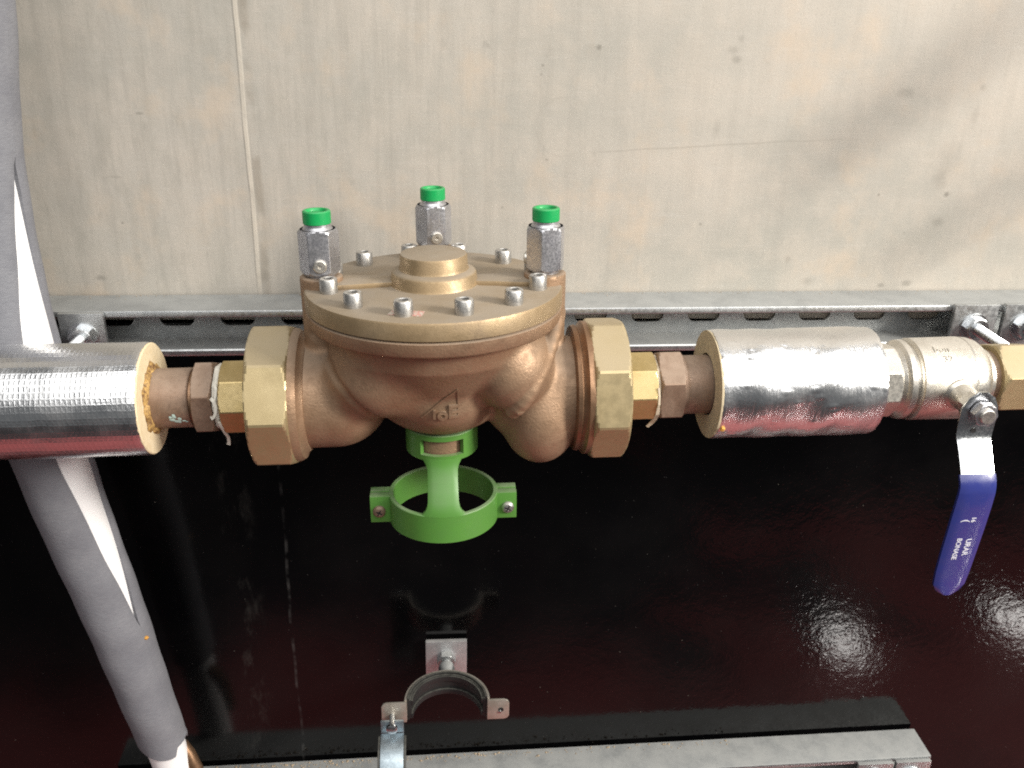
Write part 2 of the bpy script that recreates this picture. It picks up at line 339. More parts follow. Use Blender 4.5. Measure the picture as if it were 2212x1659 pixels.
def nut(a0, a1, flat, n, rot=0.0, bore=0.0, ch=1.2, axis='X', corner=None, c=(0, 0, 0), chs=(True, True), eps=1.1):
    """polygonal nut with narrow corner bevels and turned chamfers at its ends"""
    Rc = flat/math.cos(PI/n-R(eps))
    h = PI/n-R(eps); ds = [-h, -h*0.82, -h*0.55, -h*0.2, h*0.2, h*0.55, h*0.82, h]
    angs = [rot+2*PI*k/n+d for k in range(n) for d in ds]
    def rf(t, k, r):
        d = ((t-rot+PI/n) % (2*PI/n))-PI/n
        return min(flat/math.cos(d), r)
    s = 1 if a1 > a0 else -1
    rl = flat*1.0
    e0 = [(a0, min(rl, Rc-ch*0.4)), (a0+s*ch*0.3, (rl+Rc)/2), (a0+s*ch*0.65, rl*0.2+Rc*0.8), (a0+s*ch, Rc)] if chs[0] else [(a0, Rc)]
    e1 = [(a1-s*ch, Rc), (a1-s*ch*0.65, rl*0.2+Rc*0.8), (a1-s*ch*0.3, (rl+Rc)/2), (a1, min(rl, Rc-ch*0.4))] if chs[1] else [(a1, Rc)]
    prof = e0+e1
    if bore > 0:
        return lathe([(a0, bore)]+prof+[(a1, bore)], axis, 0, c, True, lambda t, k, r: r if r == bore else rf(t, k, r), angs=angs)
    return lathe(prof, axis, 0, c, False, rf, angs=angs)
def box(x0, x1, y0, y1, z0, z1):
    V = [(x, y, z) for x in (x0, x1) for y in (y0, y1) for z in (z0, z1)]
    return V, [(0, 1, 3, 2), (4, 6, 7, 5), (0, 4, 5, 1), (2, 3, 7, 6), (0, 2, 6, 4), (1, 5, 7, 3)]
def extrude(poly, a0, a1, axis='X'):
    """polygon in the two following axes swept along axis"""
    n = len(poly); V = [ax(a0, p, q, axis) for p, q in poly]+[ax(a1, p, q, axis) for p, q in poly]
    return V, [tuple(range(n)), tuple(range(2*n-1, n-1, -1))]+[(i, (i+1) % n, n+(i+1) % n, n+i) for i in range(n)]
def tube(pts, r, seg=12):
    V, F = [], []; P = [Vector(p) for p in pts]; m = len(P)
    rs = r if isinstance(r, (list, tuple)) else [r]*m
    prev = None
    for k in range(m):
        t = (P[min(k+1, m-1)]-P[max(k-1, 0)]).normalized()
        a = prev if prev is not None else (Vector((0, 0, 1)) if abs(t.z) < 0.8 else Vector((1, 0, 0)))
        u = (a-t*a.dot(t)).normalized(); v = t.cross(u); prev = u
        for i in range(seg):
            q = 2*PI*i/seg; V.append(tuple(P[k]+(u*math.cos(q)+v*math.sin(q))*rs[k]))
    for k in range(m-1):
        for i in range(seg): F.append((k*seg+i, k*seg+(i+1) % seg, (k+1)*seg+(i+1) % seg, (k+1)*seg+i))
    F.append(tuple(range(seg))); F.append(tuple(range((m-1)*seg, m*seg)))
    return V, F
def rotgeo(g, mat4):
    return [tuple(mat4 @ Vector(v)) for v in g[0]], g[1]
def text_geo(txt, size, depth, bold=0.0):
    cu = bpy.data.curves.new('lettering', 'FONT'); cu.body = txt; cu.size = size; cu.extrude = depth/2; cu.offset = bold; cu.resolution_u = 4
    cu.align_x = 'CENTER'; cu.align_y = 'CENTER'
    o = bpy.data.objects.new('lettering', cu); col.objects.link(o)
    bpy.context.view_layer.update()
    me = bpy.data.meshes.new_from_object(o.evaluated_get(bpy.context.evaluated_depsgraph_get()))
    g = ([tuple(v.co) for v in me.vertices], [tuple(p.vertices) for p in me.polygons])
    bpy.data.objects.remove(o); bpy.data.curves.remove(cu); bpy.data.meshes.remove(me)
    return g
def zax(x): return 0.0195*x-0.6          # the pipe run climbs slightly to the right
TILT = -math.atan(0.0195)

# ------------------------------------------------------------------ setting
structure(obj('concrete_wall', box(-1500, 1700, 0, 150, 2, 1500), M['concrete'], smooth=False))
structure(obj('black_wall', box(-1500, 1700, -2, 148, -1400, -0.5), M['black'], smooth=False))
structure(obj('floor', box(-2500, 3000, -3200, -60, -1330, -1300), M['floor'], smooth=False))

# ------------------------------------------------------------------ strut rails
def rail(x0, x1, pitch, s0, lip=6.2, h=41.0, d=41.0, t=2.5):
    """C channel against the wall: local y 0 at its back, -d at its open front; z 0 at its top"""
    top = [(0, 0), (0, -t)]
    def half(sg):
        # polygon in (y, z)
        z = lambda q: q if sg > 0 else -h-q
        o = [(0, z(0)), (-d+1.6, z(0)), (-d+0.5, z(-0.5)), (-d, z(-1.6)), (-d, z(-lip+1.2)), (-d+0.9, z(-lip)), (-d+t, z(-lip)), (-d+t, z(-t)), (-t, z(-t)), (-t, z(-t-1)), (0, z(-t-1))]
        return o
    parts = [extrude(half(1), x0, x1, 'X'), extrude(half(-1), x0, x1, 'X')]
    # slotted back
    zt, zb = -t-1.0, -h+t+1.0
    xs = s0
    cells = []
    x = x0
    while xs < x1-pitch:
        cells.append((x, xs+pitch/2, xs)); x = xs+pitch/2; xs += pitch
    cells.append((x, x1, None))
    zc = -h/2; L, H = 30.0, 14.0
    for a, b, cx in cells:
        if cx is None or cx-a < L/2+3: parts.append(box(a, b, -t, 0, zb, zt)); continue
        ang = sorted(set([2*PI*i/28 for i in range(28)]+[math.atan2(zz-zc, xx-cx) % (2*PI) for xx in (a, b) for zz in (zt, zb)]))
        V, F = [], []
        for q in ang:
            cq, sq = math.cos(q), math.sin(q)
            # rectangle hit
            k = min(((b-cx)/cq if cq > 1e-9 else (a-cx)/cq if cq < -1e-9 else 1e9), ((zt-zc)/sq if sq > 1e-9 else (zb-zc)/sq if sq < -1e-9 else 1e9))
            ox, oz = cx+cq*k, zc+sq*k
            # rounded slot hit by marching
            r = 0.0
            lo, hi = 0.0, L
            for _ in range(24):
                r = (lo+hi)/2; px, pz = abs(cq*r), abs(sq*r)
                ins = math.hypot(max(px-(L-H)/2, 0), pz) < H/2
                lo, hi = (r, hi) if ins else (lo, r)
            ix, iz = cx+cq*r, zc+sq*r
            V += [(ox, -t, oz), (ix, -t, iz), (ox, 0, oz), (ix, 0, iz)]
        n = len(ang)
        for i in range(n):
            j = (i+1) % n
            F += [(4*i, 4*j, 4*j+1, 4*i+1), (4*i+2, 4*i+3, 4*j+3, 4*j+2), (4*i+1, 4*j+1, 4*j+3, 4*i+3)]
        parts.append((V, F))
    return join(*parts)
RT = -math.atan(0.0066)
up_rail = thing('strut_rail', 'galvanised slotted steel channel rail fixed along the foot of the concrete, behind the bronze valve', 'mounting rail', (0, -1.5, 26.6), (0, RT, 0))
obj('channel', rail(-620, 760, 52.0, -590), M['zinc'], up_rail)
lo_rail = thing('strut_rail', 'galvanised channel rail along the bottom of the picture, its right end cut off square', 'mounting rail', (547, -6, -501), (0, -math.atan(0.0185), 0))
obj('channel', rail(-900, 0, 52.0, -870), M['zinc'], lo_rail)

def plate_bolt(name, label, cat, loc, rot, rod=0.0, w_=40, h_=41, nuts=True, nutrot=0.3, mat='zinc_bright', rodr=5.0, group=None, lenb=10):
    t = thing(name, label, cat, loc, rot, group)
    g = box(-w_/2, w_/2, -5, 0, -h_/2, h_/2)
    obj('plate', g, M['zinc'], t, bevel=0.8)
    if nuts:
        obj('nut', nut(-5, -14, 9.2, 6, nutrot, 4.5, 1.2, 'Y'), M[mat], t)
        obj('washer', lathe([(-5, 4.5), (-5, 12.5), (-6.6, 12.5), (-6.6, 4.5)], 'Y', 36, closed=True), M[mat], t, loc=(0, -0.05, 0))
    L_ = rod if rod else lenb+8
    # threaded rod: fine ridges
    pr = [(-4.0, 0.0)]
    a = -4.0
    while a > -4-L_:
        pr += [(a, rodr), (a-0.45, rodr), (a-0.75, rodr-0.45), (a-1.05, rodr-0.45)]; a -= 1.35
    pr += [(a, rodr-0.6), (a-0.6, rodr-1.4), (a-0.6, 0.0)]
    obj('rod', lathe(pr, 'Y', 20), M[mat], t)
    return t
plate_bolt('anchor_plate', 'square galvanised plate with a nut on the upper rail, beside the white split pipe', 'anchor plate', (-290, -43, 8.5-4), (0, RT, 0), 34, 36, 40)
plate_bolt('anchor_plate', 'square plate with a long threaded rod on the upper rail, above the ball valve', 'anchor plate', (473.5, -43, 11), (0, RT, 0), 84, 40, 41, nutrot=0.1)
plate_bolt('anchor_plate', 'plate on the upper rail cut by the right edge of the picture', 'anchor plate', (520, -43, 11.5), (0, RT, 0), 12, 40, 41)
plate_bolt('anchor_plate', 'plate with a nut over the cut end of the bottom rail', 'anchor plate', (525.5, -47.6, -523), (0, RT, 0), 16, 40, 40, nutrot=0.5)
plate_bolt('anchor_plate', 'plate with a nut on the bottom rail, just left of its end plate', 'anchor plate', (482, -47.6, -524), (0, RT, 0), 16, 40, 40)

# crumbs of cement on the ledges
def crumbs(name, n, f, label):
    gs = []
    for _ in range(n):
        x, y, z, s = f()
        q = [(x+s*random.uniform(.5, 1)*dx, y+s*random.uniform(.5, 1)*dy, z+s*random.uniform(.4, .9)*dz) for dx, dy, dz in ((1, 0, 0), (-1, 0, 0), (0, 1, 0), (0, -1, 0), (0, 0, 1), (0, 0, -.3))]
        gs.append((q, [(0, 2, 4), (2, 1, 4), (1, 3, 4), (3, 0, 4), (2, 0, 5), (1, 2, 5), (3, 1, 5), (0, 3, 5)]))
    o = obj(name, join(*gs), M['dust'], smooth=False); o['kind'] = 'stuff'; o['label'] = label
def f1():
    x = random.choice([random.uniform(-330, 60), random.gauss(-40, 130), random.uniform(-330, 330)]); y = -8-abs(random.gauss(0, 4))
    return x, y, -501+0.0185*(x-547)+0.3, random.choice([.4, .6, .8, 1.2, 2.0])
crumbs('cement_crumbs', 420, f1, 'crumbs of cement lying along the back of the bottom rail')
def f2():
    x = random.uniform(-330, 560); y = -3-abs(random.gauss(0, 4))
    return x, y, 26.6+0.0066*x+0.3, random.choice([.3, .4, .5, .8])
crumbs('mortar_crumbs', 260, f2, 'mortar crumbs along the top of the upper rail')

# ------------------------------------------------------------------ cast valve body from a distance field
def smin(a, b, k):
    h = np.clip(0.5+0.5*(b-a)/k, 0, 1); return b*(1-h)+a*h-k*h*(1-h)
def smax(a, b, k): return -smin(-a, -b, k)
def cylX(x, y, z, x0, x1, r, k=2.0, cy=0, cz=0): return smax(np.sqrt((y-cy)**2+(z-cz)**2)-r, np.maximum(x0-x, x-x1), k)
def cylZ(x, y, z, cx, cy, z0, z1, r, k=2.0): return smax(np.sqrt((x-cx)**2+(y-cy)**2)-r, np.maximum(z0-z, z-z1), k)
def ell(x, y, z, c, r):
    k0 = np.sqrt(((x-c[0])/r[0])**2+((y-c[1])/r[1])**2+((z-c[2])/r[2])**2)
    k1 = np.sqrt(((x-c[0])/r[0]**2)**2+((y-c[1])/r[1]**2)**2+((z-c[2])/r[2]**2)**2)+1e-9
    return k0*(k0-1)/k1
def caps(x, y, z, a, b, r):
    a = np.array(a); d = np.array(b)-a; t = np.clip(((x-a[0])*d[0]+(y-a[1])*d[1]+(z-a[2])*d[2])/(d@d), 0, 1)
    return np.sqrt((x-a[0]-d[0]*t)**2+(y-a[1]-d[1]*t)**2+(z-a[2]-d[2]*t)**2)-r
zz_ = [-34, -22, -4, 18, 42, 64]; rr_ = [16, 22, 37, 56, 75, 83]
def sdf0(x, y, z):
    rho = np.sqrt(x*x+y*y)
    bowl = smax((rho-np.interp(z, zz_, rr_))*0.8, np.maximum(-24-z, z-64), 6.0)
    bl = smax(caps(x, y, z, (-140, 0, 0), (-75, 0, 0.5), 40.0), -112-x, 2.0)
    br = smax(caps(x, y, z, (70, 0, 0), (140, 0, 0), 39.5), x-108, 2.0)
    d = smin(smin(bowl, bl, 3.0), br, 4.0)
    d = smin(d, ell(x, y, z, (3, -17, 7), (37, 36, 29)), 6.0)
    d = smin(d, ell(x, y, z, (2.5, -7, -7), (43, 34, 19)), 5.0)
    d = smin(d, ell(x, y, z, (52, -28, 31), (31, 34, 33)), 6.0)
    d = smin(d, ell(x, y, z, (-38, -26, 28), (37, 33, 34)), 12.0)
    d = smin(d, ell(x, y, z, (76, -12, -14), (30, 33, 39)), 4.0)
    for sx in (-79.5, 79.5): d = smin(d, cylZ(x, y, z, sx, 0, 20, 91, 15.0, 1.5), 5.0)
    d = smin(d, cylZ(x, y, z, 0, 79.5, 20, 91, 15.0, 1.5), 5.0)
    d = smin(d, cylZ(x, y, z, 2.4, 0, -46, 0, 22.0, 1.0), 3.0)
    return d
def front_y(f, X, Z):
    X = np.asarray(X, float); Z = np.asarray(Z, float); y = np.full(X.shape, -130.0)
    for _ in range(90): y = y+np.clip(f(X, y, Z), -5, 8)*0.8
    return y
rib_x = np.linspace(90, 53, 13); rib_z = np.interp(rib_x, [53, 56.5, 63, 72, 80, 87, 90], [3, 8, 18, 31, 43, 55, 60])
rib_y = front_y(sdf0, rib_x+3, rib_z); rib_y = np.polyval(np.polyfit(rib_x, rib_y, 2), rib_x)+0.2
rib = list(zip(rib_x, rib_y, rib_z))
ribl_xz = [(-84, 52), (-74, 38), (-62, 22), (-49, 6), (-37, -6)]
ribl_y = front_y(sdf0, [p[0] for p in ribl_xz], [p[1] for p in ribl_xz])
ribl = [(p[0], yy, p[1]) for p, yy in zip(ribl_xz, ribl_y)]
def sdf(x, y, z):
    d = sdf0(x, y, z)
    for a, b in zip(rib[:-1], rib[1:]): d = smin(d, caps(x, y, z, a, b, 5.4), 2.0)
    for a, b in zip(ribl[:-1], ribl[1:]):        # cut a casting groove along the left seat wall
        d = smax(d, -caps(x, y, z, (a[0]-3, a[1]-1.0, a[2]), (b[0]-3, b[1]-1.0, b[2]), 3.6), 3.0)
    return d
def surface_nets(f, lo, hi, h):
    xs, ys, zs = [np.arange(lo[i], hi[i]+h, h) for i in range(3)]
    X, Y, Z = np.meshgrid(xs, ys, zs, indexing='ij'); D = f(X, Y, Z)
    sgn = D < 0
    nx, ny, nz = D.shape
    c = sgn[:-1, :-1, :-1].astype(np.int8)*0
    for i in (0, 1):
        for j in (0, 1):
            for k in (0, 1): c = c+sgn[i:nx-1+i, j:ny-1+j, k:nz-1+k]
    act = (c > 0) & (c < 8); idx = -np.ones(act.shape, np.int64); idx[act] = np.arange(act.sum())
    ii, jj, kk = np.nonzero(act)
    P = np.stack([xs[ii]+h/2, ys[jj]+h/2, zs[kk]+h/2], 1)
    for _ in range(7):
        d = f(P[:, 0], P[:, 1], P[:, 2]); e = 0.05
        g = np.stack([f(P[:, 0]+e, P[:, 1], P[:, 2])-d, f(P[:, 0], P[:, 1]+e, P[:, 2])-d, f(P[:, 0], P[:, 1], P[:, 2]+e)-d], 1)/e
        P -= g*(d/np.maximum((g*g).sum(1), 0.2))[:, None]*0.7
    F = []
    for a in range(3):
        A = np.take(sgn, range(D.shape[a]-1), a); B = np.take(sgn, range(1, D.shape[a]), a)
        for flip in (False, True):
            e = np.argwhere((A & ~B) if not flip else (~A & B))
            b1, b2 = [q for q in range(3) if q != a]
            e = e[(e[:, b1] > 0) & (e[:, b2] > 0) & (e[:, b1] < D.shape[b1]-1) & (e[:, b2] < D.shape[b2]-1)]
            q = []
            for o1, o2 in ((-1, -1), (0, -1), (0, 0), (-1, 0)):
                t = e.copy(); t[:, b1] += o1; t[:, b2] += o2; q.append(idx[t[:, 0], t[:, 1], t[:, 2]])
            q = np.stack(q, 1)
            if flip != (a == 1): q = q[:, ::-1]
            F.append(q)
    F = np.concatenate(F); F = F[(F >= 0).all(1)]
    return P.tolist(), F.tolist()

valve = thing('balancing_valve', 'big cast bronze valve with a bolted round cover and three green-capped test points', 'valve', (0, -150, -0.6), (-0.03, TILT, 0))
body_geo = surface_nets(sdf, (-122, -92, -62), (120, 102, 98), 1.7)
flange = lathe([(58.5, 60), (58.5, 86.5), (59.5, 89.0), (61.5, 90.6), (69.4, 91.4), (70.2, 90.6), (70.2, 60)], 'Z', 128, closed=True)
body = obj('body', join(body_geo, flange), M['bronze'], valve, sharp=50)
# cover with stepped boss
cov = [(71.0, 60), (71.0, 90.2), (71.8, 91.6), (82.2, 91.6), (83.6, 90.8), (84.0, 89.6),
       (84.0, 33.5), (84.6, 31.6), (86.2, 30.8), (92.0, 30.2), (93.6, 29.2), (94.4, 27.2), (95.2, 25.0), (97.0, 24.2), (104.6, 23.8), (105.8, 23.2), (106.2, 22.0), (106.2, 0.0)]
capflag[0] = False
obj('cover', lathe(cov, 'Z', 128), M['cover'], valve, sharp=40)
capflag[0] = True
# raised ribs on the cover from the boss out to each test point
def cover_pad(a):
    p = [(22, 8), (40, 10), (60, 13.5), (76, 15.5), (76, -15.5), (60, -13.5), (40, -10), (22, -8)]
    q = [(r*math.cos(a)-s*math.sin(a), r*math.sin(a)+s*math.cos(a)) for r, s in p]
    return extrude(q, 83.0, 87.6, 'Z')
for a in (PI, 0.0, PI/2):
    obj('cover_rib', cover_pad(a), M['cover'], valve, bevel=1.4)
# socket head cap screws
capflag[0] = False
bp = [(84, 0), (84, 6.3), (93.0, 6.3), (94.0, 5.7), (94.2, 5.2), (94.2, 3.5), (93.8, 3.2), (88.5, 3.2), (88.5, 0)]
bolt_geo = lathe(bp, 'Z', 24)
capflag[0] = True
b0 = None
for k in range(12):
    a = R(15+30*k); L_ = (75*math.cos(a), 75*math.sin(a), 0)
    if b0 is None: b0 = obj('bolt', bolt_geo, M['steel'], valve, loc=L_, rot=(0, 0, 0.4))
    else: dup(b0, valve, L_, (0, 0, random.uniform(0, 6)))
# test points
def test_plug(x, y, rot, scr):
    e = obj('test_plug', join(nut(93.2, 124.5, 12.3, 6, rot, 0, 2.4, 'Z'), lathe([(88, 0), (88, 10), (93.4, 10), (93.4, 0)], 'Z', 32), lathe([(124.4, 10.5), (126.2, 9.2), (129.0, 9.0), (129, 0)], 'Z', 32)), M['chrome'], valve, loc=(x, y, 0))
    capg = lathe([(128.0, 0), (128.0, 9.3), (128.4, 9.7), (136.4, 9.7), (137.2, 9.0), (137.2, 7.6), (136.6, 7.0), (135.4, 6.6), (135.2, 0)], 'Z', 40)
    obj('cap', capg, M['cap_green'], e)
    if scr is not None:
        s_ = lathe([(0, 0), (0, 4.6), (-2.2, 4.6), (-2.9, 3.9), (-2.9, 1.5), (-1.2, 1.5), (-1.2, 0)], 'Y', 24)
        obj('screw', s_, M['nickel'], e, loc=(12.1*math.sin(scr), -12.1*math.cos(scr), 100.5), rot=(0, 0, scr))
    return e
capflag[0] = False
test_plug(-79.5, 0, R(-90+6), R(6)); test_plug(79.5, 0, R(-90+14), R(14-120)); test_plug(0, 79.5, R(-90+10), R(10))
capflag[0] = True
# octagonal union nuts with their turned collars
OCT = 50.0
obj('union_nut', nut(-133, -103.5, OCT, 8, R(-22.5+0.5), 30, 3.2, 'X', 53.2), M['brass'], valve)
obj('nut_collar', lathe([(-105, 30), (-105, 49.6), (-101, 49.2), (-98.0, 47.4), (-96.5, 43.5), (-94, 41.5), (-92, 30)], 'X', 96, closed=True), M['bronze'], valve)
obj('union_nut', nut(111.5, 138.5, OCT, 8, R(-11.0), 30, 3.2, 'X', 53.2), M['brass'], valve)
obj('nut_collar', lathe([(112.5, 30), (112.5, 50.0), (108, 50.4), (106, 47.4), (104.6, 46.6), (103, 47.8), (100.4, 46.8), (98, 30)], 'X', 96, closed=True), M['bronze_dark'], valve)
obj('tailpiece', join(nut(-132, -155.5, 26.2, 8, R(-22.5+2), 15, 1.6, 'X'), lathe([(-154, 15), (-154, 21), (-163, 21), (-163, 15)], 'X', 48, closed=True)), M['brass_bright'], valve)
obj('tailpiece', join(nut(137, 162.5, 25.2, 8, R(-22.5), 15, 1.6, 'X'), lathe([(160, 15), (160, 20.6), (169, 20.6), (169, 15)], 'X', 48, closed=True)), M['brass_bright'], valve)
# cast-in mark: a triangle over three letters, raised from the front of the body
def emboss(g, d0, d1):
    """g: (u, v, w) letters facing -y; wrapped over the casting, standing d1 proud"""
    V = np.array(g[0]); w_ = V[:, 2]; y = front_y(sdf, V[:, 0], V[:, 1])
    t = (w_-w_.min())/max(w_.max()-w_.min(), 1e-9)
    return [(a[0], yy+d0-(d0+d1)*tt, a[1]) for a, yy, tt in zip(V, y, t)], g[1]
def put(g, dx, dz): return [(x+dx, z+dz, w_) for x, z, w_ in g[0]], g[1]
lg = join(put(text_geo('I', 9.0, 2.0, 0.5), -2.0, 4.0), put(text_geo('o', 13.5, 2.0, 0.5), 3.8, 4.4), put(text_geo('E', 14.0, 2.0, 0.5), 11.0, 5.8))
def bar(a, b, wd, n=10):
    a, b = Vector((a[0], a[1], 0)), Vector((b[0], b[1], 0)); d = (b-a).normalized(); p = Vector((-d.y, d.x, 0))*wd/2
    V, F = [], []
    for i in range(n+1):
        q = a.lerp(b, i/n)
        for w_ in (0, 1):
            V += [(q.x+p.x, q.y+p.y, w_), (q.x-p.x, q.y-p.y, w_)]
    for i in range(n):
        k = 4*i; m = k+4
        F += [(k+2, k+3, m+3, m+2), (k, m, m+1, k+1), (k, k+2, m+2, m), (k+1, m+1, m+3, k+3)]
    F += [(0, 1, 3, 2), (4*n, 4*n+2, 4*n+3, 4*n+1)]
    return V, F
tri = join(bar((-11.5, 0.6), (14.5, 26.5), 1.0), bar((14.5, 26.5), (14.8, 0.6), 1.0))
obj('raised_lettering', emboss(lg, 0.5, 1.7), M['bronze'], valve, smooth=False)
obj('raised_mark', emboss(tri, 0.5, 0.8), M['bronze'], valve, smooth=False)
obj('raised_mark', join(*[(emboss(bar(a, b, 1.6), 0.5, 0.9)) for a, b in (((55.5, 5.0), (60.0, 5.2)), ((61.6, 5.3), (65.5, 5.6)))]), M['bronze'], valve, smooth=False)
st = extrude([(-30, -72), (-8, -77), (-6, -67), (-27, -62)], 84.02, 84.25, 'Z')
obj('sticker', st, M['sticker'], valve, smooth=False)

# ------------------------------------------------------------------ green ring holder below the valve
clip = thing('ring_holder', 'leaf green plastic collar and open ring hanging below the bronze valve', 'ring holder', (2.4, -150, -0.6), (-0.03, TILT, 0))
def collar():
    V, F = [], []
    n = 72; zs = [-25.0, -25.6, -29.5, -41.5, -45.4, -46.0]
    ro = [26.9, 27.4, 27.4, 27.4, 27.4, 26.9]; ri = 23.6
    hw = 17.0/27.4
    A = sorted(set([2*PI*i/n for i in range(n)]+[(-PI/2-hw) % (2*PI), (-PI/2+hw) % (2*PI)]))
    m = len(A); K = len(zs)
    for k in range(K):
        for q in A: V += [(ro[k]*math.cos(q), ro[k]*math.sin(q), zs[k]), (ri*math.cos(q), ri*math.sin(q), zs[k])]
    def vi(k, i, s): return 2*(k*m+i % m)+s
    for i in range(m):
        q = (A[i]+((A[(i+1) % m]-A[i]) % (2*PI))/2) % (2*PI); win = abs(q-1.5*PI) < hw
        for k in range(K-1):
            if win and k == 2:
                F += [(vi(k, i, 0), vi(k, i+1, 0), vi(k, i+1, 1), vi(k, i, 1)), (vi(k+1, i, 0), vi(k+1, i, 1), vi(k+1, i+1, 1), vi(k+1, i+1, 0))]; continue
            F += [(vi(k, i, 0), vi(k+1, i, 0), vi(k+1, i+1, 0), vi(k, i+1, 0)), (vi(k, i, 1), vi(k, i+1, 1), vi(k+1, i+1, 1), vi(k+1, i, 1))]
        F += [(vi(0, i, 0), vi(0, i+1, 0), vi(0, i+1, 1), vi(0, i, 1)), (vi(K-1, i, 0), vi(K-1, i, 1), vi(K-1, i+1, 1), vi(K-1, i+1, 0))]
    for q0 in (A.index((-PI/2-hw) % (2*PI)), A.index((-PI/2+hw) % (2*PI))):
        F.append((vi(2, q0, 0), vi(2, q0, 1), vi(3, q0, 1), vi(3, q0, 0)))
    return V, F
obj('collar', collar(), M['clip_green'], clip, sharp=35)
obj('ring', lathe([(-83.6, 39.4), (-83.6, 42.0), (-84.2, 42.6), (-106.2, 42.6), (-106.8, 42.0), (-106.8, 39.4), (-106.2, 38.9), (-84.2, 38.9)], 'Z', 96, closed=True), M['clip_green'], clip, sharp=30)
def strap():
    V, F = [], []
    rows = [(-44.0, 15.2), (-46.5, 13.8), (-49, 12.3), (-52, 11.4), (-58, 11.2), (-66, 11.3), (-74, 11.5), (-78, 12.2), (-81, 13.6), (-83.4, 15.8), (-84.4, 17.2)]
    nu = 10
    for z, hw in rows:
        t = (z+44.0)/(-84.4+44.0); s_ = t*t*(3-2*t)
        rad = 27.5+(42.7-27.5)*(0.25*t+0.75*s_)
        for s2 in (0, 1):
            rr = rad-3.2*s2
            for i in range(nu+1):
                x = -hw+2*hw*i/nu; e = 0.6 if s2 == 0 and i in (0, nu) else 0
                V.append((x, -math.sqrt(max(rr*rr-x*x, 1))+e, z))
    m = nu+1
    for k in range(len(rows)-1):
        for i in range(nu):
            a = k*2*m+i; b = (k+1)*2*m+i
            F += [(a, a+1, b+1, b), (a+m, b+m, b+m+1, a+m+1)]
        a = k*2*m; b = (k+1)*2*m
        F += [(a, b, b+m, a+m), (a+nu, a+m+nu, b+m+nu, b+nu)]
    for k in (0, len(rows)-1):
        for i in range(nu):
            a = k*2*m+i; F.append((a, a+m, a+m+1, a+1))
    return V, F
obj('strap', strap(), M['clip_green'], clip, sharp=40)
for sx in (-1, 1):
    e = obj('lug', join(box(min(sx*39.5, sx*57.0), max(sx*39.5, sx*57.0), -8.5, -0.6, -106.4, -83.8), box(min(sx*39.5, sx*57.0), max(sx*39.5, sx*57.0), 0.6, 8.0, -106.4, -83.8)), M['clip_green'], clip, bevel=0.8)
    capflag[0] = False
    obj('screw', lathe([(-7, 0), (-8, 5.0), (-10.0, 4.8), (-11.6, 3.4), (-11.9, 1.6), (-11.2, 0.0)], 'Y', 28), M['steel'] if sx > 0 else M['copper_dull'], e, loc=(sx*50.0, 0, -96.5), label=None if sx > 0 else 'dull reddish screw')
    obj('cross_slot', join(box(-2.6, 2.6, -12.1, -11.4, -0.45, 0.45), box(-0.45, 0.45, -12.12, -11.42, -2.6, 2.6)), M['rubber'], e, loc=(sx*50.0, 0, -96.5), rot=(0, 0.5, 0), smooth=False)
    capflag[0] = True

# ------------------------------------------------------------------ fittings left and right of the valve
def wisp(pts, wd, th=0.35):
    """a torn ribbon of tape"""
    V, F = [], []; P = [Vector(p) for p in pts]
    for k, p in enumerate(P):
        t = (P[min(k+1, len(P)-1)]-P[max(k-1, 0)]).normalized(); s_ = t.cross(Vector((0, -1, 0.2))).normalized()*wd*random.uniform(0.35, 0.6); n = t.cross(s_).normalized()*th
        V += [tuple(p+s_+n), tuple(p-s_+n), tuple(p-s_-n), tuple(p+s_-n)]
    for k in range(len(P)-1):
        for i in range(4): F.append((4*k+i, 4*k+(i+1) % 4, 4*k+4+(i+1) % 4, 4*k+4+i))
    F += [(0, 3, 2, 1), tuple(4*(len(P)-1)+i for i in range(4))]
    return V, F
fl = thing('pipe_adapter', 'dull red-bronze pipe end and hexagon left of the bronze valve, with torn thread tape', 'pipe fitting', (-193.5, -150, zax(-193.5)), (0, TILT, 0))
obj('pipe', lathe([(-60, 17), (-60, 21.8), (14.6, 22.0), (15.4, 21.4), (15.8, 20.2), (15.8, 17)], 'X', 64, closed=True), M['copper_dull'], fl)
obj('groove', lathe([(14, 17), (14, 20.3), (21, 20.3), (21, 17)], 'X', 48, closed=True), M['bronze_dark'], fl)
obj('hexagon', nut(18.6, 33.0, 25.0, 6, R(30-24), 17, 1.6, 'X', 27.6), M['copper_dull'], fl)
obj('thread', lathe([(33, 17)]+[(33+i*0.7, 21.3+0.6*(i % 2)) for i in range(8)]+[(39.2, 17)], 'X', 48, closed=True), M['bronze_dark'], fl)
def tape_ring(x0, x1, r, n=60, amp=0.9):
    rs = random.Random(int(x0*10))
    ph = [rs.uniform(0, 6) for _ in range(6)]
    def rf(t, k, rr): return rr+amp*(math.sin(5*t+ph[0]+k)*0.4+math.sin(9*t+ph[1]+2*k)*0.35+math.sin(17*t+ph[2])*0.25)*(1 if k in (1, 2, 3) else 0.2)
    return lathe([(x0, r-3), (x0, r), ((x0+x1)/2, r+0.7), (x1, r), (x1, r-3)], 'X', n, closed=True, rfun=rf)
tp = obj('thread_tape', join(tape_ring(33.4, 37.4, 23.6), wisp([(33.5, -24.6, 10), (35.5, -26.5, 8.5), (36.6, -27.0, 4), (36.2, -27.5, 0), (34.6, -27.5, -3.5), (32.4, -27, -4.6)], 2.6), wisp([(36, -19.5, 19), (37.5, -23, 16), (36.8, -25.4, 11), (35.6, -26.3, 7.5)], 1.7), wisp([(37, -24.5, -9), (37.8, -22.5, -14), (38.6, -19, -20), (39.6, -15, -26), (39.2, -13, -31), (38.4, -12.4, -33.5)], 2.6)), M['tape_white'], fl, smooth=False)
pm = []
